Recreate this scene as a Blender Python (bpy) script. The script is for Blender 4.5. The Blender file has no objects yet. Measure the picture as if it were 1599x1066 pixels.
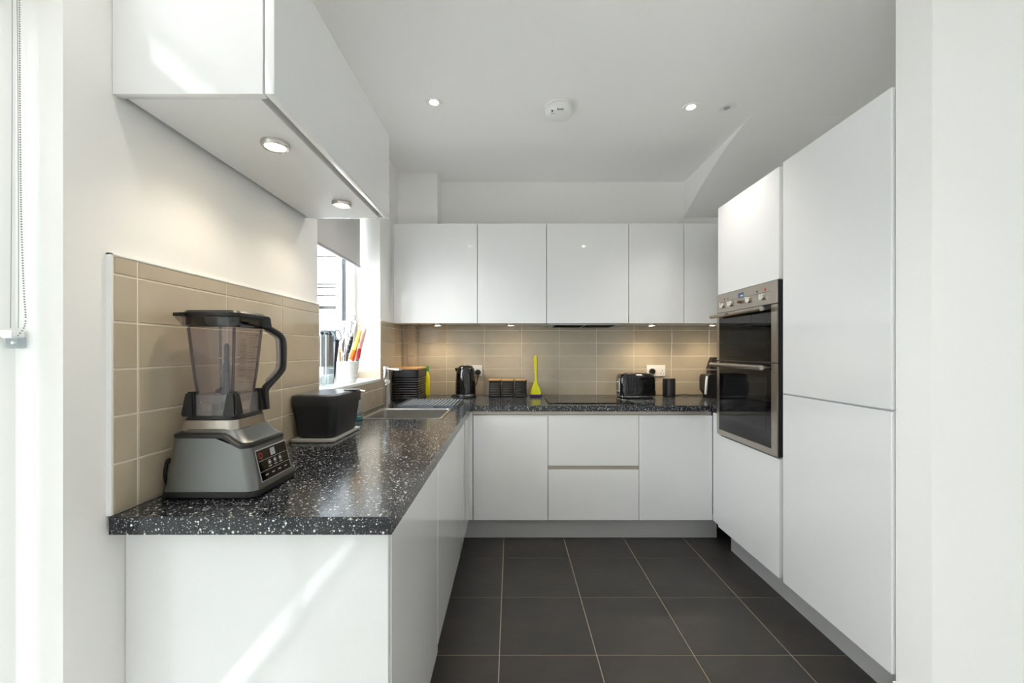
import bpy, bmesh, math, random
from mathutils import Vector, Matrix
random.seed(7)
S = bpy.context.scene
C = S.collection
PI = math.pi

# ------------------------------------------------------------------ camera
FPX, VPX, VPY, CAMZ = 645.0, 798.0, 548.0, 1.255       # photo taken as 1599 x 1066
cd = bpy.data.cameras.new('camera'); cam = bpy.data.objects.new('camera', cd); C.objects.link(cam)
cam.location = (0, 0, CAMZ); cam.rotation_euler = (PI/2, 0, 0)
cd.sensor_width = 36; cd.sensor_fit = 'HORIZONTAL'; cd.lens = 36*FPX/1599
cd.shift_x = (799.5-VPX)/1599; cd.shift_y = (VPY-533)/1599
cd.clip_start = 0.03; cd.clip_end = 200
S.camera = cam

# ------------------------------------------------------------------ world, lights, exposure
w = bpy.data.worlds.new('overcast_sky'); S.world = w; w.use_nodes = True
bg = w.node_tree.nodes['Background']
bg.inputs[0].default_value = (0.90, 0.955, 1.0, 1); bg.inputs[1].default_value = 3.75
S.view_settings.view_transform = 'Standard'; S.view_settings.look = 'None'
S.view_settings.gamma = 1; S.view_settings.exposure = 1.6
S.view_settings.use_curve_mapping = False
S.cycles.max_bounces = 14; S.cycles.diffuse_bounces = 8; S.cycles.glossy_bounces = 6
S.cycles.transparent_max_bounces = 24; S.cycles.transmission_bounces = 8
S.cycles.sample_clamp_indirect = 6.0
def portal(loc, rot, sx, sy):                          # guides sky sampling through a window opening
    l = bpy.data.lights.new('window_portal', 'AREA'); l.shape = 'RECTANGLE'; l.size = sx; l.size_y = sy
    l.cycles.is_portal = True
    o = bpy.data.objects.new('window_portal', l); C.objects.link(o); o.location = loc; o.rotation_euler = rot
portal((-1.16, 2.295, 1.636), (0, -PI/2, 0), 1.13, .89)
portal((-1.16, .025, 1.08), (0, -PI/2, 0), 2.16, 1.55)
portal((-1.16, -1.9, 1.08), (0, -PI/2, 0), 2.16, 1.5)  # the added opening farther back

# ------------------------------------------------------------------ materials
def lin(c):
    return tuple(((v/255)/12.92 if v/255 <= .04045 else ((v/255+.055)/1.055)**2.4) for v in c) + (1,)
MATS = {}
def mat(name, rgb, rough=.5, metal=0, coat=0, spec=.5, emit=None, estr=0, bump=None, vary=None, trans=0):
    m = bpy.data.materials.new(name); m.use_nodes = True; nt = m.node_tree; b = nt.nodes['Principled BSDF']
    col = lin(rgb); b.inputs['Base Color'].default_value = col
    b.inputs['Roughness'].default_value = rough; b.inputs['Metallic'].default_value = metal
    b.inputs['Coat Weight'].default_value = coat; b.inputs['Coat Roughness'].default_value = .04
    b.inputs['Specular IOR Level'].default_value = spec
    if emit: b.inputs['Emission Color'].default_value = lin(emit); b.inputs['Emission Strength'].default_value = estr
    if bump or vary:
        tc = nt.nodes.new('ShaderNodeTexCoord')
    if bump:                                            # (scale xyz, strength, distance)
        mp = nt.nodes.new('ShaderNodeMapping'); nt.links.new(tc.outputs['Object'], mp.inputs[0]); mp.inputs['Scale'].default_value = bump[0]
        n = nt.nodes.new('ShaderNodeTexNoise'); n.inputs['Scale'].default_value = 1; n.inputs['Detail'].default_value = 4
        nt.links.new(mp.outputs[0], n.inputs[0])
        bp = nt.nodes.new('ShaderNodeBump'); bp.inputs['Strength'].default_value = bump[1]; bp.inputs['Distance'].default_value = bump[2]
        nt.links.new(n.outputs[0], bp.inputs['Height']); nt.links.new(bp.outputs[0], b.inputs['Normal'])
    if vary:                                            # (scale xyz, other colour, lo, hi, random per object)
        mp = nt.nodes.new('ShaderNodeMapping'); nt.links.new(tc.outputs['Object'], mp.inputs[0]); mp.inputs['Scale'].default_value = vary[0]
        n = nt.nodes.new('ShaderNodeTexNoise'); n.inputs['Scale'].default_value = 1; n.inputs['Detail'].default_value = 5
        n.noise_dimensions = '4D'
        oi = nt.nodes.new('ShaderNodeObjectInfo'); mu = nt.nodes.new('ShaderNodeMath'); mu.operation = 'MULTIPLY'; mu.inputs[1].default_value = 40
        nt.links.new(oi.outputs['Random'], mu.inputs[0]); nt.links.new(mu.outputs[0], n.inputs['W'])
        nt.links.new(mp.outputs[0], n.inputs['Vector'])
        r = nt.nodes.new('ShaderNodeValToRGB'); r.color_ramp.elements[0].position = vary[2]; r.color_ramp.elements[1].position = vary[3]
        r.color_ramp.elements[0].color = col; r.color_ramp.elements[1].color = lin(vary[1])
        nt.links.new(n.outputs[0], r.inputs[0]); nt.links.new(r.outputs[0], b.inputs['Base Color'])
    MATS[name] = m; return m
def clear(name, tint, f0=.05, rough=.02, body=None, amount=0):   # thin clear sheet: see-through plus Fresnel reflection
    m = bpy.data.materials.new(name); m.use_nodes = True; nt = m.node_tree; nt.nodes.clear()
    o = nt.nodes.new('ShaderNodeOutputMaterial'); t = nt.nodes.new('ShaderNodeBsdfTransparent'); t.inputs[0].default_value = lin(tint)
    g = nt.nodes.new('ShaderNodeBsdfGlossy'); g.inputs['Roughness'].default_value = rough
    lw = nt.nodes.new('ShaderNodeLayerWeight'); lw.inputs[0].default_value = .5
    pw = nt.nodes.new('ShaderNodeMath'); pw.operation = 'POWER'; pw.inputs[1].default_value = 5; nt.links.new(lw.outputs['Facing'], pw.inputs[0])
    f = nt.nodes.new('ShaderNodeMath'); f.operation = 'MULTIPLY_ADD'; f.inputs[1].default_value = .9; f.inputs[2].default_value = f0; nt.links.new(pw.outputs[0], f.inputs[0])
    mx = nt.nodes.new('ShaderNodeMixShader'); nt.links.new(f.outputs[0], mx.inputs[0])
    base = t
    if body:
        d = nt.nodes.new('ShaderNodeBsdfDiffuse'); d.inputs[0].default_value = lin(body)
        m2 = nt.nodes.new('ShaderNodeMixShader'); m2.inputs[0].default_value = amount
        nt.links.new(t.outputs[0], m2.inputs[1]); nt.links.new(d.outputs[0], m2.inputs[2]); base = m2
    nt.links.new(base.outputs[0], mx.inputs[1]); nt.links.new(g.outputs[0], mx.inputs[2]); nt.links.new(mx.outputs[0], o.inputs[0])
    MATS[name] = m; return m
mat('paint', (243, 242, 240), .75, spec=.25, bump=((60, 60, 60), .06, .002))
mat('ceiling_paint', (247, 246, 245), .85, spec=.15)
mat('white_gloss', (232, 232, 232), .11, coat=.7)
mat('white_melamine', (230, 230, 229), .45, spec=.35)
mat('white_plastic', (240, 240, 238), .35)
mat('white_satin', (242, 242, 240), .3)
mat('tile', (190, 176, 154), .1, coat=.35, bump=((12, 12, 12), .03, .003), vary=((9, 9, 9), (183, 169, 147), .35, .7))
mat('grout', (230, 221, 204), .9)
mat('slate', (46, 45, 44), .42, bump=((14, 22, 14), .35, .004), vary=((5, 8, 5), (59, 54, 50), .35, .7), spec=.45)
mat('bounce_carpet', (216, 214, 210), .95, bump=((300, 300, 300), .3, .003))  # pale unseen floor, chosen to bounce light upwards
mat('floor_grout', (172, 156, 138), .9)
mat('plinth_metal', (196, 195, 194), .42, metal=.3, bump=((3, 3, 300), .05, .001))
mat('profile_metal', (176, 168, 158), .33, metal=.85)
mat('brushed_steel', (184, 176, 166), .3, metal=1, bump=((4, 4, 500), .08, .0008))
mat('blender_steel', (122, 123, 122), .36, metal=.9, bump=((500, 4, 4), .05, .0005))
mat('sink_steel', (190, 188, 184), .3, metal=1, bump=((300, 6, 6), .06, .0006))
mat('chrome', (222, 222, 222), .1, metal=1)
mat('tap_steel', (205, 200, 195), .24, metal=1)
mat('black_glass', (4, 4, 5), .04, spec=.45)
mat('oven_inner', (60, 60, 60), .3)
mat('black_gloss', (9, 9, 10), .09, coat=.6)
mat('black_plastic', (20, 20, 21), .35)
mat('black_matt', (24, 25, 28), .38)
mat('bin_plastic', (30, 32, 36), .45)
mat('bin_lid', (84, 86, 90), .28)
mat('rubber', (12, 12, 12), .6)
mat('dark_gap', (42, 32, 26), .9)
mat('bamboo', (206, 162, 104), .45, vary=((4, 60, 60), (190, 142, 86), .35, .7))
mat('tray_grey', (98, 106, 114), .4)
mat('lime', (216, 218, 18), .35)
mat('lime_dark', (150, 172, 40), .4)
mat('purple', (66, 36, 96), .4)
mat('pink_beige', (205, 160, 140), .5)
mat('yellow_handle', (250, 205, 90), .35)
mat('orange_handle', (250, 130, 10), .35)
mat('red_handle', (190, 20, 26), .35)
mat('pale_pink', (228, 178, 172), .4)
mat('wood', (176, 128, 84), .55)
mat('green_cap', (20, 140, 50), .35)
mat('yellow_liquid', (226, 214, 30), .25)
mat('teal', (0, 150, 150), .2)
mat('display', (30, 36, 46), .15, emit=(120, 160, 220), estr=.06)
mat('mark_white', (230, 230, 230), .5)
mat('mark_grey', (170, 172, 176), .5)
mat('mark_red', (190, 30, 30), .5)
mat('mark_dark', (40, 38, 38), .5)
mat('socket_white', (244, 240, 234), .3)
mat('gasket', (24, 26, 32), .8, spec=.08)
mat('render_stone', (168, 172, 178), .9, bump=((40, 40, 40), .5, .01), vary=((30, 30, 30), (205, 208, 212), .35, .65))
mat('cladding', (198, 200, 204), .7)
mat('joint_dark', (34, 36, 40), .9, spec=.05)
mat('far_blind', (176, 184, 190), .7)
mat('far_glass', (58, 72, 82), .5, spec=.1)
mat('far_frame', (235, 237, 240), .5)
mat('paving', (196, 194, 190), .9)
mat('lamp_warm', (255, 240, 215), .5, emit=(255, 232, 190), estr=14)
mat('lamp_ceiling', (255, 250, 240), .5, emit=(255, 240, 214), estr=16)
mat('vent_grey', (150, 150, 150), .5)
mat('bronze', (120, 96, 70), .4, metal=.7)
mat('rib_grey', (140, 148, 156), .4)
mat('spindle_grey', (58, 64, 72), .35)
clear('window_glass', (250, 252, 252))
clear('jar_plastic', (227, 222, 223), body=(206, 200, 202), amount=.07)
clear('skirt_plastic', (229, 225, 226), body=(210, 205, 206), amount=.18)
clear('edge_refraction', (176, 166, 170), body=(150, 140, 146), amount=.12)
clear('acrylic', (232, 236, 238), body=(225, 228, 230), amount=.12)
clear('blind_cloth', (150, 150, 150), body=(196, 194, 192), amount=.93, rough=.6)
# laminate worktop: near-black with pale flecks
m = mat('worktop', (15, 18, 23), .17, coat=.05); nt = m.node_tree; b = nt.nodes['Principled BSDF']
tc = nt.nodes.new('ShaderNodeTexCoord'); prev = None
for sc, lim, dist, colr in ((290, .80, .40, (176, 178, 182)), (115, .93, .36, (222, 222, 220)), (165, .87, .34, (218, 216, 210)), (520, .80, .45, (96, 104, 118))):
    v = nt.nodes.new('ShaderNodeTexVoronoi'); v.inputs['Scale'].default_value = sc; nt.links.new(tc.outputs['Object'], v.inputs['Vector'])
    sp = nt.nodes.new('ShaderNodeSeparateColor'); nt.links.new(v.outputs['Color'], sp.inputs[0])
    a = nt.nodes.new('ShaderNodeMath'); a.operation = 'GREATER_THAN'; a.inputs[1].default_value = lim; nt.links.new(sp.outputs[0], a.inputs[0])
    d = nt.nodes.new('ShaderNodeMath'); d.operation = 'LESS_THAN'; d.inputs[1].default_value = dist; nt.links.new(v.outputs['Distance'], d.inputs[0])
    mu = nt.nodes.new('ShaderNodeMath'); mu.operation = 'MULTIPLY'; nt.links.new(a.outputs[0], mu.inputs[0]); nt.links.new(d.outputs[0], mu.inputs[1])
    mx = nt.nodes.new('ShaderNodeMix'); mx.data_type = 'RGBA'; nt.links.new(mu.outputs[0], mx.inputs['Factor'])
    if prev is None: mx.inputs['A'].default_value = lin((17, 20, 25))
    else: nt.links.new(prev, mx.inputs['A'])
    mx.inputs['B'].default_value = lin(colr); prev = mx.outputs['Result']
nt.links.new(prev, b.inputs['Base Color'])

# ------------------------------------------------------------------ mesh helpers
def P(x, y, Y):                                        # photo pixel + known distance -> point
    return Vector(((x-VPX)*Y/FPX, Y, CAMZ-(y-VPY)*Y/FPX))
def new(): return bmesh.new()
def box(bm, x0, x1, y0, y1, z0, z1, bev=0, seg=2):
    vs = [bm.verts.new((x, y, z)) for z in (z0, z1) for x, y in ((x0, y0), (x1, y0), (x1, y1), (x0, y1))]
    fs = [bm.faces.new([vs[i] for i in q]) for q in ((3, 2, 1, 0), (4, 5, 6, 7), (0, 1, 5, 4), (1, 2, 6, 5), (2, 3, 7, 6), (3, 0, 4, 7))]
    if bev:
        es = list({e for f in fs for e in f.edges})
        r = bmesh.ops.bevel(bm, geom=es, offset=bev, segments=seg, profile=.5, affect='EDGES', clamp_overlap=True)
    return bm
def bx(*a, **k): return box(new(), *a, **k)
def loft(bm, rings, cap0=True, cap1=True):
    R = [[bm.verts.new(p) for p in r] for r in rings]
    n = len(R[0])
    for a, b_ in zip(R, R[1:]):
        for i in range(n): bm.faces.new((a[i], a[(i+1) % n], b_[(i+1) % n], b_[i]))
    if cap0: bm.faces.new(R[0][::-1])
    if cap1: bm.faces.new(R[-1])
    return R
def rr(cx, cy, hx, hy, r, n=4):                        # rounded rectangle outline
    out = []
    for sx, sy, a0 in ((1, 1, 0), (-1, 1, PI/2), (-1, -1, PI), (1, -1, 1.5*PI)):
        for i in range(n+1):
            a = a0+PI/2*i/n
            out.append((cx+sx*(hx-r)+r*math.cos(a), cy+sy*(hy-r)+r*math.sin(a)))
    return out
def rbox(bm, cx, cy, secs, n=4, cap0=True, cap1=True): # stack of rounded rectangles (hx,hy,r,z)
    return loft(bm, [[(x, y, s[3]) for x, y in rr(cx, cy, s[0], s[1], s[2], n)] for s in secs], cap0, cap1)
def lathe(bm, prof, c=(0, 0, 0), n=28, M=None, cap=True):
    rings = []
    for r, z in prof:
        ring = []
        for i in range(n):
            a = 2*PI*i/n; p = Vector((r*math.cos(a), r*math.sin(a), z))
            if M: p = M @ p
            ring.append(p+Vector(c))
        rings.append(ring)
    loft(bm, rings, cap, cap); return bm
def aim(d):                                            # matrix turning +z towards d
    return Vector(d).to_track_quat('Z', 'Y').to_matrix()
def tube(bm, pts, r, n=8, closed=False, flat=1.0):
    pts = [Vector(p) for p in pts]; k = len(pts); up = None; rings = []
    for i, p in enumerate(pts):
        if closed: t = pts[(i+1) % k]-pts[i-1]
        else: t = pts[min(i+1, k-1)]-pts[max(i-1, 0)]
        t.normalize()
        if up is None: up = Vector((0, 0, 1)) if abs(t.z) < .9 else Vector((1, 0, 0))
        u = (up-t*up.dot(t)).normalized(); v = t.cross(u); up = u
        rad = r[i] if isinstance(r, (list, tuple)) else r
        rings.append([p+u*rad*math.cos(2*PI*j/n)+v*rad*flat*math.sin(2*PI*j/n) for j in range(n)])
    if closed:
        loft(bm, rings+[rings[0]], False, False); bmesh.ops.remove_doubles(bm, verts=bm.verts, dist=1e-6)
    else: loft(bm, rings)
    return bm
def smoothpath(pts, n=6):                              # Catmull-Rom through points
    pts = [Vector(p) for p in pts]; q = [pts[0]]+pts+[pts[-1]]; out = []
    for i in range(1, len(q)-2):
        for j in range(n):
            t = j/n; a, b_, c, d = q[i-1], q[i], q[i+1], q[i+2]
            out.append(.5*((2*b_)+(c-a)*t+(2*a-5*b_+4*c-d)*t*t+(3*b_-a-3*c+d)*t**3))
    out.append(pts[-1]); return out
def grid(bm, us, vs, keep, t0, t1, f):                 # slab over kept cells; f(u,v,t)->point; holes stay open
    cache = {}
    def V(i, j, t):
        k = (i, j, t)
        if k not in cache: cache[k] = bm.verts.new(f(us[i], vs[j], t))
        return cache[k]
    K = lambda i, j: 0 <= i < len(us)-1 and 0 <= j < len(vs)-1 and keep((us[i]+us[i+1])/2, (vs[j]+vs[j+1])/2)
    for i in range(len(us)-1):
        for j in range(len(vs)-1):
            if not K(i, j): continue
            bm.faces.new((V(i, j, t1), V(i+1, j, t1), V(i+1, j+1, t1), V(i, j+1, t1)))
            bm.faces.new((V(i, j+1, t0), V(i+1, j+1, t0), V(i+1, j, t0), V(i, j, t0)))
            for di, dj, a, b_ in ((0, -1, (0, 0), (1, 0)), (1, 0, (1, 0), (1, 1)), (0, 1, (1, 1), (0, 1)), (-1, 0, (0, 1), (0, 0))):
                if not K(i+di, j+dj):
                    bm.faces.new((V(i+a[0], j+a[1], t0), V(i+b_[0], j+b_[1], t0), V(i+b_[0], j+b_[1], t1), V(i+a[0], j+a[1], t1)))
    return bm
def mesh(name, bm, m, sharp=35, smooth=True):
    bmesh.ops.recalc_face_normals(bm, faces=bm.faces)
    me = bpy.data.meshes.new(name); bm.to_mesh(me); bm.free()
    me.materials.append(MATS[m])
    if smooth:
        me.polygons.foreach_set('use_smooth', [True]*len(me.polygons)); me.set_sharp_from_angle(angle=math.radians(sharp))
        big = 2*sum(p.area for p in me.polygons)/len(me.polygons); flat_e = set()
        for p in me.polygons:                           # keep the big flat faces of bevelled boxes truly flat
            if p.area > big and max(abs(c) for c in p.normal) > .9999: flat_e.update(p.edge_keys)
        for e in me.edges:
            if e.key in flat_e: e.use_edge_sharp = True
    return me
def tag(o, label, cat, group=None):
    o['label'] = label; o['category'] = cat
    if group: o['group'] = group
    return o
def thing(name, label, cat, loc, group=None, rotz=0):
    o = bpy.data.objects.new(name, None); C.objects.link(o); o.location = loc; o.rotation_euler = (0, 0, rotz)
    o.empty_display_size = .05
    return tag(o, label, cat, group)
def part(root, name, bm, m, under=None, local=False, label=None, **k):   # coordinates given in the world unless local
    if not local: bmesh.ops.translate(bm, verts=bm.verts, vec=-Vector(root.location))
    o = bpy.data.objects.new(name, mesh(name, bm, m, **k)); C.objects.link(o); o.parent = under or root
    if label: o['label'] = label
    return o
def single(name, bm, m, label, cat, loc=None, group=None, **k):
    if loc is None: loc = (0, 0, 0)
    bmesh.ops.translate(bm, verts=bm.verts, vec=-Vector(loc))
    o = bpy.data.objects.new(name, mesh(name, bm, m, **k)); C.objects.link(o); o.location = loc
    return tag(o, label, cat, group)
def struct(name, bm, m, **k):
    o = bpy.data.objects.new(name, mesh(name, bm, m, **k)); C.objects.link(o); o['kind'] = 'structure'; return o
def child(parent, name, me, loc=(0, 0, 0)):
    o = bpy.data.objects.new(name, me); C.objects.link(o); o.parent = parent; o.location = loc; return o

# ------------------------------------------------------------------ room shell
CEIL, XL, YB, XR = 2.622, -.870, 3.345, 2.0
WT = .90                                               # worktop top
W1 = (1.855, 2.742, 1.072, 2.20)                       # kitchen window y0 y1 z0 z1
W4 = (-2.65, -1.15, 0.0, 2.16)                          # unseen glazed opening farther back, added to spread daylight
W2 = (-.75, .802, 0.0, 2.16)                           # tall glazing in the left wall, beside the camera
floor = struct('floor', bx(-1.14, 3.7, 1.27, 3.5, -.12, -.002), 'floor_grout')
struct('floor_dining_bounce', bx(-1.14, 3.7, -3.7, 1.269, -.12, .002), 'bounce_carpet')  # unseen floor, made pale to bounce light onto the ceiling
T = .402; g = .0035
tm = mesh('floor_tile', bx(g/2, T-g/2, g/2, T-g/2, -.010, 0, bev=.0012, seg=1), 'slate')
i0 = -2
for i in range(i0, 9):
    for j in range(-13, 5):
        x, y = -.048+T*i, 1.707+T*j
        if x+T > 2.1 or y < 1.27: continue
        child(floor, 'floor_tile', tm, (x, y, 0))
def wl(u, v, t): return (t, u, v)
wall_left = struct('wall_left', grid(new(), [-3.7, W4[0], W4[1], W2[0], W2[1], W1[0], W1[1], 3.5], [0, W1[2], W2[3], W1[3], CEIL],
    lambda y, z: not (W1[0] < y < W1[1] and W1[2] < z < W1[3]) and not ((W2[0] < y < W2[1] or W4[0] < y < W4[1]) and z < W2[3]), -1.14, XL, wl), 'paint', smooth=False)
wall_back = struct('wall_back', bx(XL, XR+.1, YB, YB+.12, 0, CEIL), 'paint')
wall_right = struct('wall_right', bx(XR, XR+.1, 1.405, YB, 0, CEIL), 'paint')
wall_front = struct('wall_front', bx(1.309, 3.6, 1.283, 1.405, 0, CEIL), 'paint')
struct('wall_far_right', bx(3.6, 3.7, -3.7, 1.405, 0, CEIL), 'paint')
struct('wall_rear', bx(-1.14, 3.7, -3.7, -3.6, 0, CEIL), 'paint')
ceiling = struct('ceiling', bx(-1.14, 3.7, -3.7, 3.5, CEIL, CEIL+.12), 'ceiling_paint')
bm = new()                                             # sloping underside of the stairs
A, Bk = (1.398, 2.52), (1.398, YB)
prof = [(2.40+(YB-2.40)*i/14, CEIL-.287*(i/14)**1.55) for i in range(15)]+[(YB, CEIL)]
loft(bm, [[(1.398, y, z) for y, z in prof], [(XR, y, z) for y, z in prof]])
so = child(ceiling, 'soffit', mesh('soffit', bm, 'ceiling_paint', sharp=25))
child(wall_back, 'pipe_boxing', mesh('pipe_boxing', bx(XL, -.567, 3.18, YB, 2.19, CEIL), 'paint'))
boxing = child(wall_back, 'corner_boxing', mesh('corner_boxing', bx(XL, -.757, 3.268, YB, WT+.0005, 1.459), 'grout'))
struct('baseboard_right', bx(1.293, 1.309, 1.268, 1.403, 0, .137, bev=.004), 'white_satin')
struct('baseboard_front', bx(1.309, 3.6, 1.268, 1.283, 0, .137, bev=.004), 'white_satin')

# wall tiles, stacked bond, each tile its own piece
TP, TH, ZG = .2995, .1035, .905
tile_cache = {}
def tile_mesh(wd, ht, ax):
    k = (round(wd, 4), round(ht, 4), ax)
    if k not in tile_cache:
        if ax == 'x': b_ = bx(-.007, 0, .0019, wd-.0019, .0019, ht-.0019, bev=.0014, seg=1)
        elif ax == 'r': b_ = bx(.0019, wd-.0019, 0, .007, .0019, ht-.0019, bev=.0014, seg=1)
        else: b_ = bx(.0019, wd-.0019, 0, .007, .0019, ht-.0019, bev=.0014, seg=1)
        tile_cache[k] = mesh('wall_tile', b_, 'tile')
    return tile_cache[k]
def tiles(parent, ax, plane, u0, u1, z0, z1, ustart, up):
    ues = [u0]+[ustart+up*k for k in range(-20, 30) if u0+.004 < ustart+up*k < u1-.004]+[u1]
    zes = [z0]+[ZG+TH*k for k in range(0, 12) if z0+.012 < ZG+TH*k < z1-.004]+[z1]
    for a, b_ in zip(ues, ues[1:]):
        for c, d in zip(zes, zes[1:]):
            me = tile_mesh(b_-a, d-c, ax)
            child(parent, 'wall_tile', me, (plane, a, c) if ax == 'x' else (a, plane, c))
XT, YT = -.861, 3.336                                  # faces of the tiles
ZT = 1.462
child(wall_left, 'grout_bed', mesh('grout_bed', grid(new(), [.893, W1[0], W1[1], YB], [WT, W1[2], ZT],
      lambda y, z: z < W1[2] or not (W1[0] < y < W1[1]), XL-.002, XT-.0018, wl), 'grout', smooth=False))
tiles(wall_left, 'x', XT, .895, W1[0]+.002, WT, ZT, .954, TP)
tiles(wall_left, 'x', XT, W1[0]+.002, W1[1]-.002, WT, W1[2]-.012, .954, TP)
tiles(wall_left, 'x', XT, W1[1]-.002, 3.268, WT, ZT, .954, TP)
child(wall_left, 'reveal_grout_bed', mesh('grout_bed', bx(-1.03, XL, W1[1]-.004, W1[1]+.001, W1[2], 1.459), 'grout'))
tiles(wall_left, 'r', W1[1]-.008, -1.028, XT, W1[2], 1.459, -1.161, TP)
child(wall_back, 'grout_bed', mesh('grout_bed', bx(-.757, XR, YT+.0018, YB+.002, WT, 1.50), 'grout'))
tiles(wall_back, 'y', YT, -.757, XR, WT, 1.50, -.216, .3025)
tiles(wall_back, 'r', 3.262, XT, -.757, WT, 1.459, -.216, .3025)
tiles(wall_back, 'x', -.751, 3.262, YT, WT, 1.459, 3.0, TP)
bm = new(); box(bm, XL-.001, XT+.0015, .887, .893, WT, ZT+.005, bev=.001, seg=1); box(bm, XL-.001, XT+.0015, .887, W1[0], ZT, ZT+.005, bev=.001, seg=1)
child(wall_left, 'tile_trim', mesh('tile_trim', bm, 'white_plastic'))
child(wall_left, 'window_sill', mesh('window_sill', bx(-1.03, XT+.003, W1[0]+.001, W1[1]-.009, W1[2]-.014, W1[2]+.004, bev=.003), 'white_satin'))

# ------------------------------------------------------------------ windows
def window(name, y0, y1, z0, z1, xi, fw, dep, mull=(), trans=()):
    f = struct(name, grid(new(), [y0, y0+fw, y1-fw, y1], [z0, z0+fw, z1-fw, z1], lambda y, z: not (y0+fw < y < y1-fw and z0+fw < z < z1-fw), xi-dep, xi, wl), 'white_satin', smooth=False)
    child(f, 'pane', mesh('pane', bx(xi-dep*.6-.0005, xi-dep*.6, y0+fw, y1-fw, z0+fw, z1-fw), 'window_glass'))
    for m_ in mull: child(f, 'mullion', mesh('mullion', bx(xi-dep, xi, m_-.03, m_+.03, z0+fw, z1-fw), 'white_satin'))
    for t_ in trans: child(f, 'transom', mesh('transom', bx(xi-dep+.001, xi-.001, y0+fw, y1-fw, t_-.03, t_+.03), 'white_satin'))
    return f
win1 = window('window_1', W1[0], W1[1], W1[2]+.001, W1[3], -1.03, .045, .045)
child(win1, 'outer_gasket', mesh('outer_gasket', grid(new(), [W1[0], W1[0]+.04, W1[1]-.04, W1[1]], [W1[2], W1[2]+.03, W1[3]-.04, W1[3]],
      lambda y, z: not (W1[0]+.04 < y < W1[1]-.04 and W1[2]+.03 < z < W1[3]-.04), -1.105, -1.0755, wl), 'gasket', smooth=False))
child(win1, 'outer_jamb', mesh('outer_jamb', bx(-1.145, -1.106, W1[1]-.04, W1[1], W1[2], W1[3]), 'render_stone'))
win2 = window('window_2', W2[0], W2[1], 0.001, W2[3], -.962, .06, .06, mull=(-.02,), trans=(1.945,))
added_win = window('added_window', W4[0], W4[1], 0.001, W4[3], -.962, .085, .06, mull=(-1.9,), trans=(1.945,))  # unseen window, put in for the light it lets in
m = bpy.data.materials.new('white_blind'); m.use_nodes = True; nt = m.node_tree; nt.nodes.clear(); MATS['white_blind'] = m
o_ = nt.nodes.new('ShaderNodeOutputMaterial'); d_ = nt.nodes.new('ShaderNodeBsdfDiffuse'); t_ = nt.nodes.new('ShaderNodeBsdfTranslucent'); x_ = nt.nodes.new('ShaderNodeMixShader')
d_.inputs[0].default_value = lin((236, 236, 234)); t_.inputs[0].default_value = lin((236, 236, 234)); x_.inputs[0].default_value = .44
nt.links.new(d_.outputs[0], x_.inputs[1]); nt.links.new(t_.outputs[0], x_.inputs[2]); nt.links.new(x_.outputs[0], o_.inputs[0])
# outside
struct('ground_outside', grid(new(), [-40, -1.14, 3.7, 40], [-40, -3.7, 3.5, 40], lambda x, y: not (-1.14 < x < 3.7 and -3.7 < y < 3.5), -.3, -.12, lambda u, v, t: (u, v, t)), 'paving', smooth=False)
nb = thing('neighbouring_house', 'white clad house wall with a grey window outside the kitchen window', 'building', (-3.4, 6.0, -.12))
part(nb, 'wall', bx(-5.6, -1.35, 6.02, 6.3, -.12, 4.2), 'joint_dark')
zs = [-.1, .35, .8]+[1.897, 2.055, 2.176, 2.222, 2.62, 3.0, 3.4, 3.8, 4.2]
for a, b_ in zip(zs[3:], zs[4:]): part(nb, 'board', bx(-5.6, -1.35, 6.0, 6.02, a+.016, b_-.004, bev=.003), 'cladding')
for a, b_ in zip(zs[:3], zs[1:3]): part(nb, 'board', bx(-5.6, -1.35, 6.0, 6.02, a+.016, b_-.004, bev=.003), 'cladding')
nw = part(nb, 'window', bx(-2.78, -1.9, 5.97, 6.02, .80, 1.86, bev=.006), 'far_frame')
part(nb, 'pane', bx(-2.71, -2.0, 5.965, 5.972, .86, 1.55), 'far_glass', under=nw)
part(nb, 'blind', bx(-2.71, -2.0, 5.965, 5.972, 1.56, 1.80), 'far_blind', under=nw)

# roller blind in the kitchen window
rb = thing('roller_blind', 'grey roller blind half lowered in the kitchen window', 'blind', (-.99, 2.30, 2.16))
part(rb, 'tube', tube(new(), [(-.985, 1.885, 2.165), (-.985, 2.705, 2.165)], .022, 12), 'white_plastic')
part(rb, 'fabric', bx(-.991, -.9895, 1.885, 2.705, 1.815, 2.165), 'blind_cloth')
part(rb, 'bottom_bar', bx(-.996, -.984, 1.885, 2.705, 1.800, 1.815, bev=.003), 'vent_grey')

wb = thing('roller_blind', 'white roller blind over the tall glazing beside the camera', 'blind', (-.95, 0, 1.99))
part(wb, 'tube', tube(new(), [(-.935, -.72, 1.985), (-.935, .765, 1.985)], .018, 12), 'white_plastic')
part(wb, 'fabric', bx(-.946, -.945, -.71, .760, .20, 1.985), 'white_blind')
part(wb, 'bottom_bar', bx(-.950, -.941, -.71, .760, .185, .20, bev=.002), 'white_plastic')
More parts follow.
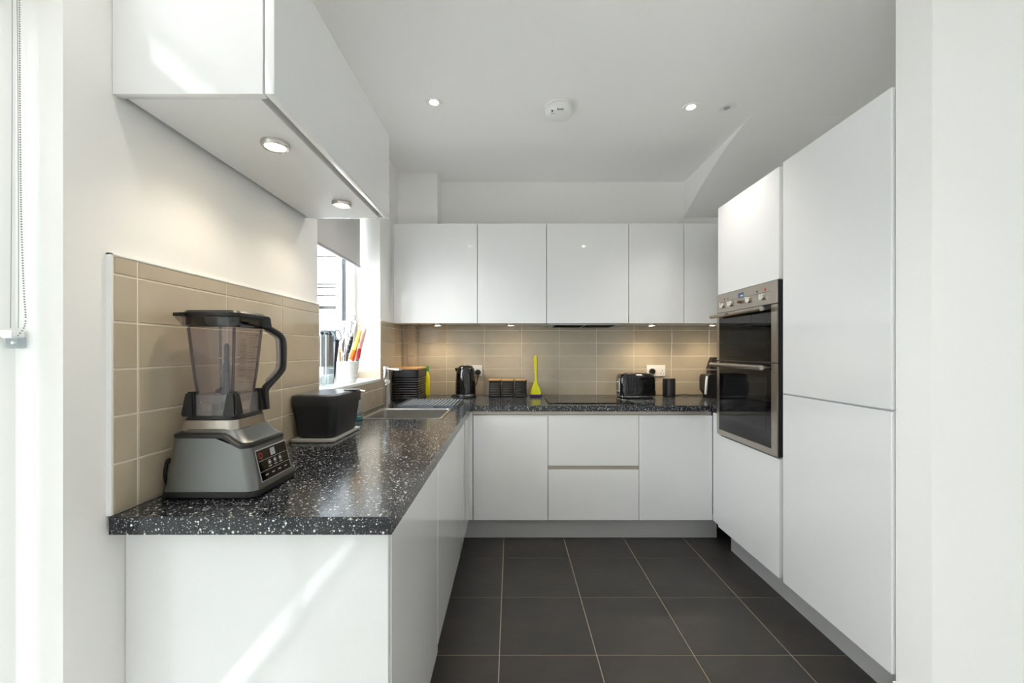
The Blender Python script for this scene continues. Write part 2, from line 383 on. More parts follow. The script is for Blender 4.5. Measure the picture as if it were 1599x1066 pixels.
# bead chain of the tall window's blind, held by a tensioner on the reveal
bc = thing('blind_chain', 'white beaded blind chain with clear tensioner on the bright window reveal', 'blind chain', (-.955, .79, 1.28))
def beads(pts, r, step):
    bm = new(); pts = [Vector(p) for p in pts]
    for a, b_ in zip(pts, pts[1:]):
        n = max(1, int((b_-a).length/step))
        for i in range(n):
            bmesh.ops.create_icosphere(bm, subdivisions=1, radius=r, matrix=Matrix.Translation(a.lerp(b_, i/n)))
    return bm
ys = .782
o = part(bc, 'bead_chain', beads(smoothpath([P(30, -60, ys), P(31, 150, ys), P(33, 330, ys), P(37, 450, ys), P(40, 495, ys), P(37, 512, ys), P(26, 526, ys)], 4), .0016, .0044), 'vent_grey'); o['kind'] = 'stuff'
o = part(bc, 'bead_chain', beads(smoothpath([P(4, -60, ys), P(3, 150, ys), P(1, 300, ys), P(-1, 460, ys), P(2, 522, ys), P(13, 527, ys)], 4), .0016, .0044), 'white_plastic'); o['kind'] = 'stuff'
part(bc, 'cord', tube(new(), smoothpath([P(19, -60, .79), P(19, 150, .79), P(17, 440, .79), P(16.5, 512, .79)]), .0006, 5), 'vent_grey')
part(bc, 'cord', tube(new(), smoothpath([P(26, -60, .79), P(28, 150, .79), P(29, 440, .79), P(28.5, 512, .79)]), .0006, 5), 'vent_grey')
bm = new(); a = P(12, 515, .79); b_ = P(31, 528, .79); box(bm, a.x, b_.x, .776, .800, b_.z, a.z, bev=.004)
part(bc, 'tensioner', bm, 'white_plastic')
a = P(17, 526, .79); b_ = P(33, 544, .79); part(bc, 'bracket', bx(a.x, b_.x, .780, .801, b_.z, a.z, bev=.003), 'acrylic')
c = P(21.5, 535, .78); part(bc, 'screw', lathe(new(), [(.0028, 0), (.0028, .003), (.001, .004)], (c.x, .780, c.z), 12, Matrix.Rotation(PI/2, 3, 'X')), 'chrome')

# ------------------------------------------------------------------ ceiling fittings
def downlight(x, y, label, e=13):
    t = thing('downlight', label, 'downlight', (x, y, CEIL), 'ceiling downlights')
    part(t, 'bezel', lathe(new(), [(.022, -.0005), (.030, -.004), (.043, -.004), (.046, 0), (.022, 0)], (0, 0, 0), 32, cap=False), 'white_satin', local=True)
    part(t, 'lamp', lathe(new(), [(.0005, -.0012), (.0225, -.0012), (.0225, 0)], (0, 0, 0), 24, cap=False), 'lamp_ceiling', local=True)
    l = bpy.data.lights.new('downlight_lamp', 'SPOT'); l.energy = e; l.color = (1, .94, .88); l.spot_size = math.radians(100); l.spot_blend = .8; l.shadow_soft_size = .03
    o = bpy.data.objects.new('downlight_lamp', l); C.objects.link(o); o.location = (x, y, CEIL-.012)
downlight(-.423, 2.27, 'white ceiling downlight, lit, on the left of the smoke alarm')
downlight(1.008, 2.314, 'white ceiling downlight, lit, on the right between alarm and vent')
for nm, dx, dy in (('near the left wall, nearer row', -.53, .60), ('towards the right, nearer row', .95, .58), ('near the left wall, farther row', -.55, -.96), ('towards the right, farther row', .94, -.93)):
    downlight(dx, dy, 'ceiling downlight seen only reflected in the wall cabinets, '+nm, 4)
t = thing('smoke_alarm', 'round white smoke alarm on the middle of the ceiling', 'smoke alarm', (.268, 2.31, CEIL))
part(t, 'base', lathe(new(), [(.079, 0), (.079, -.006), (.075, -.010)], n=40), 'white_plastic', local=True)
part(t, 'body', lathe(new(), [(.074, -.011), (.077, -.018), (.076, -.036), (.066, -.050), (.060, -.053), (.02, -.054)], n=40), 'white_plastic', local=True)
bm = new()
for k in range(5): box(bm, -.016+.007*k, -.012+.007*k, -.066, -.058, -.0535, -.045)
part(t, 'grille', bm, 'bronze', local=True)
bm = new(); box(bm, -.047, -.037, -.052, -.044, -.0545, -.048, bev=.001); box(bm, -.044, -.039, -.03, -.024, -.0545, -.05); box(bm, -.032, -.028, -.03, -.024, -.0545, -.05)
part(t, 'sounder_slots', bm, 'mark_dark', local=True)
t = thing('ceiling_vent', 'small round grey recessed ceiling fitting, unlit, beside the right downlight', 'ceiling fitting', (1.21, 2.318, CEIL))
part(t, 'bezel', lathe(new(), [(.030, -.001), (.036, -.005), (.046, -.003), (.048, 0)], n=32, cap=False), 'white_plastic', local=True)
part(t, 'inner_ring', lathe(new(), [(.019, -.004), (.031, -.003)], n=28, cap=False), 'far_frame', local=True)
part(t, 'core', lathe(new(), [(.0005, -.007), (.012, -.007), (.018, -.003)], n=20, cap=False), 'mark_grey', local=True)

def puck(x, y, z, label, e=3.0, warm=(1, .83, .6)):
    t = thing('puck_light', label, 'cabinet light', (x, y, z), 'round under cabinet lights')
    part(t, 'ring', lathe(new(), [(.026, -.0115), (.029, -.013), (.033, -.012), (.036, -.006), (.036, 0)], n=32, cap=False), 'tap_steel', local=True)
    part(t, 'lens', lathe(new(), [(.0005, -.0105), (.0262, -.0105), (.0262, -.004)], n=24, cap=False), 'lamp_warm', local=True)
    l = bpy.data.lights.new('puck_lamp', 'SPOT'); l.energy = e; l.color = warm; l.spot_size = math.radians(140); l.spot_blend = .8; l.shadow_soft_size = .024
    o = bpy.data.objects.new('puck_lamp', l); C.objects.link(o); o.location = (x, y, z-.016)

# ------------------------------------------------------------------ left wall cabinet
t = thing('wall_cabinet', 'white gloss wall cabinet mounted high above the blender', 'wall cabinet', (-.69, 1.325, 1.815))
part(t, 'body', bx(-.852, -.556, .919, 1.732, 1.822, 2.160), 'white_gloss')
part(t, 'end_panel', bx(-.869, -.541, .900, .918, 1.815, 2.164, bev=.001), 'white_gloss')
part(t, 'end_panel', bx(-.869, -.541, 1.733, 1.750, 1.815, 2.164, bev=.001), 'white_gloss')
part(t, 'door', bx(-.537, -.516, .900, 1.750, 1.815, 2.164, bev=.0015), 'white_gloss')
part(t, 'handle_channel', bx(-.556, -.538, .919, 1.732, 1.836, 2.1), 'profile_metal')
part(t, 'back_gap_strip', bx(-.869, -.853, .930, 1.72, 1.830, 2.1), 'dark_gap')
part(t, 'bottom_panel', bx(-.852, -.557, .919, 1.732, 1.8155, 1.8215), 'white_melamine')
puck(-.636, 1.115, 1.8155, 'lit round light under the high left cabinet, nearer the blender', 2.0, (1, .86, .66))
puck(-.640, 1.563, 1.8155, 'lit round light under the high left cabinet, nearer the window', 1.6, (1, .86, .66))

# ------------------------------------------------------------------ back wall cabinets
ZB, ZTOP, YW = 1.4585, 2.177, 2.985
def wall_unit(x0, x1, label):
    t = thing('wall_cabinet', label, 'wall cabinet', ((x0+x1)/2, 3.15, ZB), 'wall cabinets along the back wall')
    part(t, 'body', bx(x0+.001, x1-.001, YW+.022, YB if x0 > -.5 else 3.17, ZB, ZTOP), 'white_melamine')
    part(t, 'door', bx(x0+.002, x1-.002, YW, YW+.020, ZB-.002, ZTOP, bev=.0015), 'white_gloss')
xs = [-.851, -.243, .257, .851, 1.250, 1.75]
labs = ['white gloss wall cabinet above the bread bin and kettle', 'white gloss wall cabinet above the three black canisters',
        'white gloss wall cabinet above the hob, with the extractor below', 'narrow white gloss wall cabinet above the white double socket',
        'white gloss wall cabinet half hidden behind the oven tower']
for a, b_, l in zip(xs, xs[1:], labs): wall_unit(a, b_, l)
single('filler_strip', bx(XL+.001, -.853, YW+.012, 3.17, ZB, ZTOP), 'white_melamine', 'thin white filler strip between the left wall and the back wall cabinets', 'filler strip', (-.861, 3.0, ZB))
t = thing('extractor_hood', 'slim grey extractor built in under the wall cabinets above the hob', 'extractor hood', (.554, 3.15, ZB-.016))
part(t, 'housing', bx(.275, .833, 3.03, 3.32, ZB-.012, ZB-.0005, bev=.003), 'plinth_metal')
part(t, 'filter', bx(.33, .54, 3.06, 3.28, ZB-.016, ZB-.012), 'gasket'); part(t, 'filter', bx(.56, .77, 3.06, 3.28, ZB-.016, ZB-.012), 'gasket')
part(t, 'switch_panel', bx(.30, .36, 3.032, 3.055, ZB-.015, ZB-.012), 'black_plastic')
puck(-.553, 3.12, ZB, 'lit round light under the back cabinet above the bread bin', 2.2)
puck(.0, 3.12, ZB, 'round light under the back cabinet above the canisters', .7)
puck(1.063, 3.12, ZB, 'lit round light under the back cabinet above the toaster socket', 3.0)
puck(1.52, 3.12, ZB, 'round light under the cabinet hidden behind the oven tower', 2.2)

# ------------------------------------------------------------------ base cabinets, back run
YD = 2.70; ZD0, ZD1 = .15, .836
def carcass(t, x0, x1, y0, y1, z0=.15, z1=.855): part(t, 'carcass', bx(x0, x1, y0, y1, z0, z1), 'white_melamine')
def profile_back(t, x0, x1, z0, z1): part(t, 'handle_profile', bx(x0, x1, YD+.012, YD+.021, z0, z1), 'profile_metal')
def base_door(x0, x1, label):
    t = thing('base_cabinet', label, 'base cabinet', ((x0+x1)/2, 3.0, .15), 'base cabinets under the back worktop')
    carcass(t, x0+.001, x1-.001, YD+.0225, YB-.005)
    part(t, 'door', bx(x0+.0015, x1-.0015, YD, YD+.020, ZD0, ZD1, bev=.0015), 'white_gloss')
    profile_back(t, x0, x1, ZD1+.002, .861)
base_door(-.249, .242, 'white gloss base cabinet with one door beside the inside corner')
base_door(.836, 1.318, 'white gloss base cabinet with one door beside the oven tower')
t = thing('base_cabinet', 'white gloss drawer cabinet with two deep drawers under the hob', 'base cabinet', (.54, 3.0, .15), 'base cabinets under the back worktop')
carcass(t, .243, .835, YD+.0225, YB-.005)
for a, b_ in ((.15, .480), (.506, .836)): part(t, 'drawer', bx(.2435, .8345, YD, YD+.02, a, b_, bev=.0015), 'white_gloss')
profile_back(t, .242, .836, .482, .505); profile_back(t, .242, .836, .838, .861)
single('corner_post', bx(-.276, -.251, YD+.002, YD+.02, .15, .855, bev=.001), 'white_gloss', 'narrow white filler post in the inside corner of the base cabinets', 'filler post', (-.264, YD+.01, .15))
single('plinth', bx(-.33, 1.384, 2.78, 2.797, 0.001, .149), 'plinth_metal', 'brushed grey plinth under the back base cabinets', 'plinth', (.5, 2.79, 0))

# base cabinets, left run (door faces at x = -.275)
XD = -.275
t = thing('base_cabinet', 'white gloss end cabinet under the blender with a plain white end panel', 'base cabinet', (-.57, 1.25, .13))
part(t, 'end_panel', bx(-.868, -.277, .930, .949, 0.001, .860, bev=.001), 'white_gloss')
part(t, 'carcass', bx(-.866, -.298, .950, 1.552, .15, .855), 'white_melamine')
part(t, 'door', bx(XD-.020, XD, .951, 1.551, .127, .846, bev=.0015), 'white_gloss')
part(t, 'handle_profile', bx(XD-.022, XD-.008, .951, 1.555, .848, .861), 'profile_metal')
t = thing('base_cabinet', 'white gloss sink cabinet under the left worktop', 'base cabinet', (-.57, 2.03, .15))
part(t, 'carcass', bx(-.866, -.298, 1.557, 2.52, .15, .68), 'white_melamine')
part(t, 'door', bx(XD-.020, XD, 1.557, 2.515, .15, .836, bev=.0015), 'white_gloss')
part(t, 'handle_profile', bx(XD-.022, XD-.008, 1.557, 2.69, .838, .861), 'profile_metal')
single('filler_post', bx(XD-.020, XD, 2.519, 2.699, .15, .836, bev=.0015), 'white_gloss', 'narrow white gloss corner panel between the sink cabinet and the back run', 'filler post', (-.285, 2.61, .15))
single('plinth', bx(-.36, -.345, .951, 2.775, 0.001, .149), 'plinth_metal', 'brushed grey plinth under the left base cabinets', 'plinth', (-.35, 1.8, 0))

# ------------------------------------------------------------------ worktop with the sink cut out
SX0, SX1, SY0, SY1 = -.795, -.362, 2.155, 2.545
YF, XF = 2.69, -.2565
bm = new()
grid(bm, [XT-.001, SX0+.012, SX1-.012, XF, 1.325, 1.99], [.885, SY0+.012, SY1-.012, 2.61, YF, YT-.001],
     lambda x, y: (x < XF or y > YF or (x > 1.325 and y > 2.61)) and not (SX0+.012 < x < SX1-.012 and SY0+.012 < y < SY1-.012), WT-.0385, WT, lambda u, v, t_: (u, v, t_))
single('worktop', bm, 'worktop', 'black speckled laminate worktop running round the kitchen', 'worktop', (-.5, 1.5, WT-.0385), smooth=False)

# sink
t = thing('sink', 'rectangular stainless steel sink set into the worktop', 'sink', ((SX0+SX1)/2, (SY0+SY1)/2, WT-.175))
cx, cy = (SX0+SX1)/2, (SY0+SY1)/2; hx, hy = (SX1-SX0)/2, (SY1-SY0)/2
bm = new(); rbox(bm, cx, cy, [(hx, hy, .012, WT+.0004), (hx, hy, .012, WT+.0025), (hx-.012, hy-.012, .02, WT+.003), (hx-.016, hy-.016, .02, WT-.003)], 5, False, False)
part(t, 'rim', bm, 'sink_steel')
bm = new(); rbox(bm, cx, cy, [(hx-.016, hy-.016, .02, WT-.003), (hx-.02, hy-.02, .03, WT-.15), (hx-.04, hy-.04, .05, WT-.172), (.03, .03, .029, WT-.175)], 5, False, True)
part(t, 'bowl', bm, 'sink_steel')
part(t, 'drain', lathe(new(), [(.04, WT-.173), (.035, WT-.1695), (.005, WT-.1695)], (cx, cy, 0), 24), 'chrome')
# tap
tb = Vector((-.768, 2.600, WT))
tb = Vector(((604-VPX)*2.575/FPX, 2.575, WT))
t = thing('tap', 'brushed steel mixer tap with a straight flat spout behind the sink', 'tap', tb)
part(t, 'column', lathe(new(), [(.026, 0), (.026, .006), (.0205, .008), (.0205, .222), (.0212, .224), (.0212, .258), (.019, .260)], n=28), 'tap_steel', local=True)
bm = new(); d = Vector((.145, -.205, 0)).normalized(); 
M = Matrix.Rotation(math.atan2(d.y, d.x), 3, 'Z')
box(bm, .012, .235, -.011, .011, .242, .254, bev=.003)
bmesh.ops.transform(bm, matrix=M.to_4x4(), verts=bm.verts); part(t, 'spout', bm, 'tap_steel', local=True)
lv = part(t, 'lever_hub', lathe(new(), [(.0165, .015), (.0165, .058), (.014, .060)], (0, 0, .165), 20, aim((.35, -.9, .05))), 'tap_steel', local=True)
part(t, 'lever', tube(new(), [(.018, -.05, .165), (.012, -.055, .148)], .0035, 8), 'tap_steel', under=lv, local=True)

# hob
t = thing('hob', 'black glass hob set flush on the back worktop', 'hob', (.54, 3.04, WT))
part(t, 'glass', bx(.252, .832, 2.785, 3.295, WT+.0004, WT+.006, bev=.002), 'black_glass')
for cx_, cy_, r_ in ((.38, 2.92, .085), (.70, 2.92, .105), (.38, 3.16, .105), (.70, 3.16, .085)):
    part(t, 'cooking_zone', lathe(new(), [(r_-.0015, 0), (r_, .0002)], (cx_, cy_, WT+.006), 40, cap=False), 'mark_dark')

# ------------------------------------------------------------------ towers on the right
XTW = 1.30
t = thing('oven_tower', 'tall white gloss tower cabinet housing the double oven', 'tower cabinet', (1.6, 2.29, .15))
part(t, 'carcass', bx(1.323, 1.92, 2.004, 2.595, .15, .728), 'white_melamine')
part(t, 'carcass', bx(1.323, 1.92, 2.004, 2.595, 1.608, 2.150), 'white_melamine')
part(t, 'side_panel', bx(1.323, 1.92, 2.577, 2.595, .729, 1.607), 'white_melamine'); part(t, 'side_panel', bx(1.323, 1.92, 2.004, 2.022, .729, 1.607), 'white_melamine')
part(t, 'door', bx(XTW, XTW+.02, 2.004, 2.594, 1.606, 2.150, bev=.0015), 'white_gloss')
part(t, 'door', bx(XTW, XTW+.02, 2.004, 2.594, .153, .730, bev=.0015), 'white_gloss')
single('corner_post', bx(1.319, 1.337, 2.597, 2.698, .15, .855, bev=.001), 'white_gloss', 'white filler post between the oven tower and the back base cabinets', 'filler post', (1.328, 2.65, .15))
t = thing('fridge_tower', 'tall white gloss fridge freezer housing with two doors beside the oven', 'tower cabinet', (1.6, 1.69, .15))
part(t, 'carcass', bx(1.323, 1.92, 1.413, 1.974, .15, 2.157), 'white_melamine')
part(t, 'upper_door', bx(XTW, XTW+.02, 1.412, 1.975, 1.054, 2.157, bev=.0015), 'white_gloss')
part(t, 'lower_door', bx(XTW, XTW+.02, 1.412, 1.975, .15, 1.047, bev=.0015), 'white_gloss')
part(t, 'spacer', bx(1.330, 1.90, 1.976, 2.003, .15, 2.15), 'white_melamine')
single('plinth', bx(1.385, 1.40, 1.408, 2.60, 0.001, .149), 'plinth_metal', 'brushed grey plinth under the oven and fridge towers', 'plinth', (1.39, 2.0, 0))

# double oven
XO = 1.292
t = thing('double_oven', 'built-in stainless steel double oven with two glass doors', 'oven', (1.5, 2.29, .738))
OY0, OY1 = 2.006, 2.592
part(t, 'body', bx(1.326, 1.88, 2.024, 2.575, .735, 1.600), 'black_plastic')
part(t, 'side_trim', bx(XO+.006, 1.3215, OY0+.001, OY1-.001, .738, 1.603), 'black_plastic')
cp = part(t, 'control_panel', bx(XO, XO+.006, OY0, OY1, 1.490, 1.603, bev=.0015), 'brushed_steel')
yk = [2.13, 2.24, 2.345, 2.445, 2.53]
for y_, r_ in zip((2.116, 2.238, 2.42, 2.515), (.016,)*4):
    k = part(t, 'knob', lathe(new(), [(r_, 0), (r_, .010), (r_-.002, .013), (.004, .013)], (XO, y_, 1.532), 24, aim((-1, 0, 0))), 'brushed_steel', under=cp)
    part(t, 'grip', bx(XO-.024, XO-.012, y_-.003, y_+.003, 1.517, 1.547, bev=.0015), 'chrome', under=cp)
part(t, 'selector_knob', lathe(new(), [(.009, 0), (.009, .014), (.006, .018)], (XO, 2.325, 1.532), 20, aim((-1, 0, 0))), 'bronze', under=cp)
part(t, 'display', bx(XO-.001, XO, 2.295, 2.350, 1.556, 1.583), 'display', under=cp)
part(t, 'display_digits', bx(XO-.0016, XO-.001, 2.302, 2.322, 1.562, 1.570), 'mark_white', under=cp)
for y_ in (2.10, 2.50): part(t, 'panel_mark', bx(XO-.0006, XO, y_-.006, y_+.006, 1.562, 1.574), 'mark_red', under=cp)
bm = new(); box(bm, XO-.0004, XO, 2.055, 2.545, 1.5535, 1.555)
for y_ in (2.17, 2.46): box(bm, XO-.0006, XO, y_-.004, y_+.004, 1.562, 1.572)
part(t, 'panel_lines', bm, 'mark_dark', under=cp)
def oven_door(z0, z1, name, wz0, wz1, hz):
    fr = .045
    d_ = part(t, name, grid(new(), [OY0, OY0+fr, OY1-fr*.6, OY1], [z0, z0+.001+(.03 if z0 < .8 else .0), z1-.001, z1],
         lambda y, z: not (OY0+fr < y < OY1-fr*.6 and z0+.001+(.03 if z0 < .8 else 0) < z < z1), XO, XO+.006, wl), 'brushed_steel', smooth=False)
    part(t, 'glass', bx(XO+.001, XO+.0055, OY0+fr, OY1-fr*.6, z0+(.031 if z0 < .8 else .001), z1-.001), 'black_glass', under=d_)
    part(t, 'viewing_window', bx(XO+.0004, XO+.001, OY0+fr+.045, OY1-fr*.6-.05, wz0, wz1), 'oven_glass', under=d_)
    h = part(t, 'handle', tube(new(), [(XO-.042, OY0+.055, hz), (XO-.042, OY1-.01, hz)], .0125, 16), 'brushed_steel', under=d_)
    for y_ in (OY0+.09, OY1-.05): part(t, 'handle_stay', tube(new(), [(XO-.04, y_, hz), (XO+.001, y_, hz)], .007, 10), 'brushed_steel', under=d_)
    return d_
mat('oven_glass', (22, 23, 24), .05, spec=.5)
d1 = oven_door(1.199, 1.485, 'upper_door', 1.27, 1.42, 1.468)
part(t, 'lettering', bx(XO-.0548, XO-.0543, 2.352, 2.392, 1.465, 1.4715), 'mark_dark', under=d1)
oven_door(.740, 1.193, 'lower_door', .85, 1.12, 1.172)

# ------------------------------------------------------------------ sockets
def socket(x0, x1, z0, z1, label, holes):
    t = thing('double_socket', label, 'socket', ((x0+x1)/2, YT, z0))
    part(t, 'plate', bx(x0, x1, YT-.010, YT-.0003, z0, z1, bev=.003), 'socket_white')
    for hx_, hz_, w_, h_ in holes: part(t, 'pin_hole', bx(hx_-w_/2, hx_+w_/2, YT-.0106, YT-.0098, hz_-h_/2, hz_+h_/2), 'mark_dark')
    for q in (x0+.04, x1-.04): part(t, 'rocker_switch', bx(q-.006, q+.006, YT-.013, YT-.0098, z1-.026, z1-.010, bev=.001), 'socket_white')
k = YT/FPX
sx = (1024-VPX)*k; sz = CAMZ-(587-VPY)*k
rx = (1033.5-VPX)*k
socket(sx-.0745, sx+.0745, sz, sz+.088, 'white double socket above the toaster and speaker',
       [(rx, sz+.045, .004, .010), (rx-.011, sz+.022, .008, .004), (rx+.011, sz+.022, .008, .004)])
sx1 = (753-VPX)*k
socket(sx1-.149, sx1, sz, sz+.088, 'white double socket half hidden behind the kettle', [])
def plug(root, x, z):
    o = part(root, 'plug', lathe(new(), [(.021, 0), (.0235, .004), (.0235, .022), (.019, .030), (.006, .031)], (x, YT-.0115, z), 24, aim((0, -1, 0))), 'black_plastic'); return o

# ------------------------------------------------------------------ kettle
kc = Vector(((727-VPX)*3.17/FPX, 3.17, WT))
t = thing('kettle', 'glossy black kettle with chrome base band in front of the socket', 'kettle', kc)
part(t, 'power_base', lathe(new(), [(.080, .0005), (.084, .006), (.080, .016), (.06, .018)], n=36), 'black_plastic', local=True)
part(t, 'chrome_band', lathe(new(), [(.074, .0185), (.079, .019), (.0795, .030), (.075, .031)], n=36), 'chrome', local=True)
part(t, 'body', lathe(new(), [(.074, .0315), (.078, .034), (.078, .07), (.0765, .13), (.073, .18), (.0685, .210), (.064, .224), (.058, .230)], n=40), 'black_gloss', local=True)
lid = part(t, 'lid', lathe(new(), [(.0575, .2305), (.055, .2375), (.045, .244), (.02, .247)], n=36), 'black_gloss', local=True)
part(t, 'lid_knob', lathe(new(), [(.012, .247), (.012, .251), (.009, .2525)], n=20), 'chrome', under=lid, local=True)
part(t, 'spout', loft and (lambda b_: (loft(b_, [[(-.066, -.022, .19), (-.066, .022, .19), (-.060, .022, .228), (-.060, -.022, .228)], [(-.080, -.006, .212), (-.080, .006, .212), (-.080, .006, .226), (-.080, -.006, .226)]]), b_)[1])(new()), 'black_gloss', local=True)
part(t, 'handle', tube(new(), smoothpath([(.018, .055, .224), (.028, .086, .215), (.033, .102, .16), (.031, .098, .09), (.024, .076, .055)]), .010, 10), 'black_plastic', local=True)
px_, pz_ = (746.5-VPX)*k, CAMZ-(581-VPY)*k
plug(t, px_, pz_)
part(t, 'cord', tube(new(), smoothpath([(px_, YT-.035, pz_-.012), (px_-.002, YT-.04, pz_-.06), (px_-.022, YT-.045, pz_-.12), (px_-.05, YT-.05, WT+.008), (kc.x, 3.262, WT+.004)]), .0035, 6), 'rubber')
part(t, 'spare_cord', tube(new(), smoothpath([(-.06, .06, .005), (-.09, .06, .012), (-.115, .05, .005), (-.10, .03, .005), (-.085, .02, .010)]), .0045, 6), 'rubber', local=True)

# ------------------------------------------------------------------ canisters, bread bin: ribbed black with bamboo lids
def ribbed(bm, cx, cy, hx, hy, r, z0, z1, ribs, amp, zr0, zr1):
    secs = [(hx-.004, hy-.004, r, z0), (hx, hy, r, z0+.004), (hx, hy, r, zr0)]
    for i in range(ribs*6+1):
        q = amp*(.5-.5*math.cos(2*PI*i/6)); secs.append((hx-q, hy-q, r, zr0+(zr1-zr0)*i/(ribs*6)))
    secs += [(hx, hy, r, zr1), (hx, hy, r, z1)]
    rbox(bm, cx, cy, secs, 4); return bm
clab = ['nearest to the kettle', 'in the middle of the row of three', 'nearest to the lime spatulas']
for i, l in enumerate(clab):
    x = ((773.2+19.9*i)-VPX)*3.225/FPX
    t = thing('canister', 'black ribbed canister with bamboo lid, '+l, 'canister', (x, 3.225, WT), 'black storage canisters')
    part(t, 'body', ribbed(new(), 0, 0, .0475, .0475, .010, .0005, .126, 8, .0045, .012, .118), 'black_matt', local=True)
    bm = new(); rbox(bm, 0, 0, [(.0465, .0465, .010, .1265), (.0475, .0475, .010, .129), (.0475, .0475, .010, .135), (.0455, .0455, .010, .137)])
    part(t, 'lid', bm, 'bamboo', local=True)
t = thing('bread_bin', 'black ribbed bread bin with bamboo lid in the back corner', 'bread bin', (-.752, 3.085, WT))
part(t, 'body', ribbed(new(), 0, 0, .092, .150, .018, .0005, .222, 9, .006, .018, .17), 'black_matt', local=True)
bm = new(); rbox(bm, 0, 0, [(.091, .149, .018, .2225), (.094, .152, .018, .225), (.094, .152, .018, .234), (.091, .149, .018, .236)])
part(t, 'lid', bm, 'bamboo', local=True)
t = thing('dish_soap_bottle', 'yellow washing up liquid bottle with green cap behind the bread bin', 'bottle', (-.672, 3.285, WT))
bm = new(); rbox(bm, 0, 0, [(.024, .016, .010, .0005), (.027, .018, .012, .006), (.027, .018, .012, .15), (.016, .014, .010, .185), (.010, .010, .009, .195)])
part(t, 'body', bm, 'yellow_liquid', local=True)
part(t, 'cap', lathe(new(), [(.018, .1955), (.019, .214), (.014, .235), (.007, .243)], n=20), 'green_cap', local=True)

# ------------------------------------------------------------------ spatulas on a purple rest
sb = Vector(((837-VPX)*3.22/FPX, 3.22, WT))
single('spatula_rest', (lambda b_: (rbox(b_, 0, 0, [(.040, .030, .012, .0005), (.046, .036, .014, .006), (.046, .036, .014, .020), (.043, .033, .012, .020), (.040, .030, .012, .010)], 4), bmesh.ops.translate(b_, verts=b_.verts, vec=sb), b_)[2])(new()),
       'purple', 'small purple holder under the lime green spatulas', 'utensil holder', sb)
def spatula(dx, dy, dz, m, hm, label, lean):
    t = thing('spatula', label, 'spatula', sb+Vector((dx, dy, .0105)), 'spatulas standing by the hob')
    def bl(xw0, xw1, z0, z1, y0, th):
        return [[(s*a, y0+yy, z) for s, yy in ((-1, -th), (1, -th), (1, th), (-1, th))] for a, z in ()]
    bm = new(); secs = [(.038, 0, .0), (.037, .0, .02), (.032, .0, .045), (.022, .0, .07), (.011, .001, .088), (.0085, .002, .11)]
    loft(bm, [[(-a+lean*z, y_-.003, z), (a+lean*z, y_-.003, z), (a+lean*z, y_+.003, z), (-a+lean*z, y_+.003, z)] for a, y_, z in secs])
    part(t, 'blade', bm, m, local=True)
    bm = new(); secs = [(.0085, .11), (.0075, .16), (.010, .22), (.012, .28), (.010, dz), (.006, dz+.008)]
    loft(bm, [[(-a+lean*z, .002-.0045, z), (a+lean*z, .002-.0045, z), (a+lean*z, .002+.0045, z), (-a+lean*z, .002+.0045, z)] for a, z in secs])
    part(t, 'handle', bm, hm, local=True)
    if m == 'lime':
        bm = new()
        for q in (.03, .042, .054, .066, .078): box(bm, -.0012+lean*q, .0012+lean*q, -.0036, -.0028, q, q+.003)
        part(t, 'holes', bm, 'mark_dark', local=True)
spatula(.001, -.010, .305, 'lime', 'lime', 'lime yellow spatula standing in front on the purple holder', -.02)
spatula(-.006, .004, .300, 'lime', 'pink_beige', 'spatula with a beige handle edge standing behind the lime one', -.03)
spatula(.005, .016, .290, 'lime_dark', 'lime_dark', 'darker green spatula at the back of the purple holder', 0)

# ------------------------------------------------------------------ toaster
tc_ = Vector(((992-VPX)*3.14/FPX, 3.14, WT))
t = thing('toaster', 'black ribbed toaster with chrome base band on the back worktop', 'toaster', tc_)
bm = new(); rbox(bm, 0, 0, [(.120, .075, .03, .0005), (.125, .08, .03, .012)], 6); part(t, 'foot', bm, 'black_plastic', local=True)
bm = new(); rbox(bm, 0, 0, [(.129, .083, .032, .0125), (.130, .084, .032, .022)], 6); part(t, 'chrome_band', bm, 'chrome', local=True)
bm = new(); rbox(bm, 0, 0, [(.131, .083, .032, .0225), (.132, .084, .032, .10), (.130, .082, .032, .15), (.126, .076, .030, .170), (.118, .064, .026, .182), (.10, .05, .02, .186)], 6)
bd = part(t, 'body', bm, 'black_gloss', local=True)
bm = new()
for i in range(17):
    x = -.085+.0125*i
    tube(bm, [(x, -.0815, .026), (x, -.084, .10), (x, -.082, .15), (x, -.077, .168)], [.004, .0056, .0054, .003], 6)
part(t, 'ribs', bm, 'black_gloss', under=bd, local=True)
for y_ in (-.022, .022): part(t, 'slot', bx(-.09, .09, y_-.013, y_+.013, .1855, .1875, bev=.0008), 'dark_gap', local=True)
part(t, 'slot_surround', bx(-.098, .098, -.042, .042, .1845, .1862, bev=.0006), 'brushed_steel', local=True)
part(t, 'lever_track', bx(-.1355, -.1315, -.055, -.035, .045, .150, bev=.001), 'chrome', local=True)
part(t, 'lever', bx(-.150, -.1357, -.058, -.032, .118, .130, bev=.003), 'chrome', local=True)
part(t, 'browning_knob', lathe(new(), [(.011, 0), (.011, .012), (.008, .014)], (-.1358, -.045, .055), 18, aim((-1, 0, 0))), 'chrome', local=True)
px_, pz_ = (1017-VPX)*k, CAMZ-(579.5-VPY)*k
plug(t, px_, pz_)
part(t, 'cord', tube(new(), smoothpath([(px_, YT-.035, pz_-.01), (px_+.01, YT-.05, pz_-.07), (tc_.x+.155, YT-.11, WT+.075), (tc_.x+.172, YT-.14, WT+.045), (tc_.x+.16, YT-.16, WT+.012), (tc_.x+.128, YT-.17, WT+.008)]), .003, 6), 'rubber')

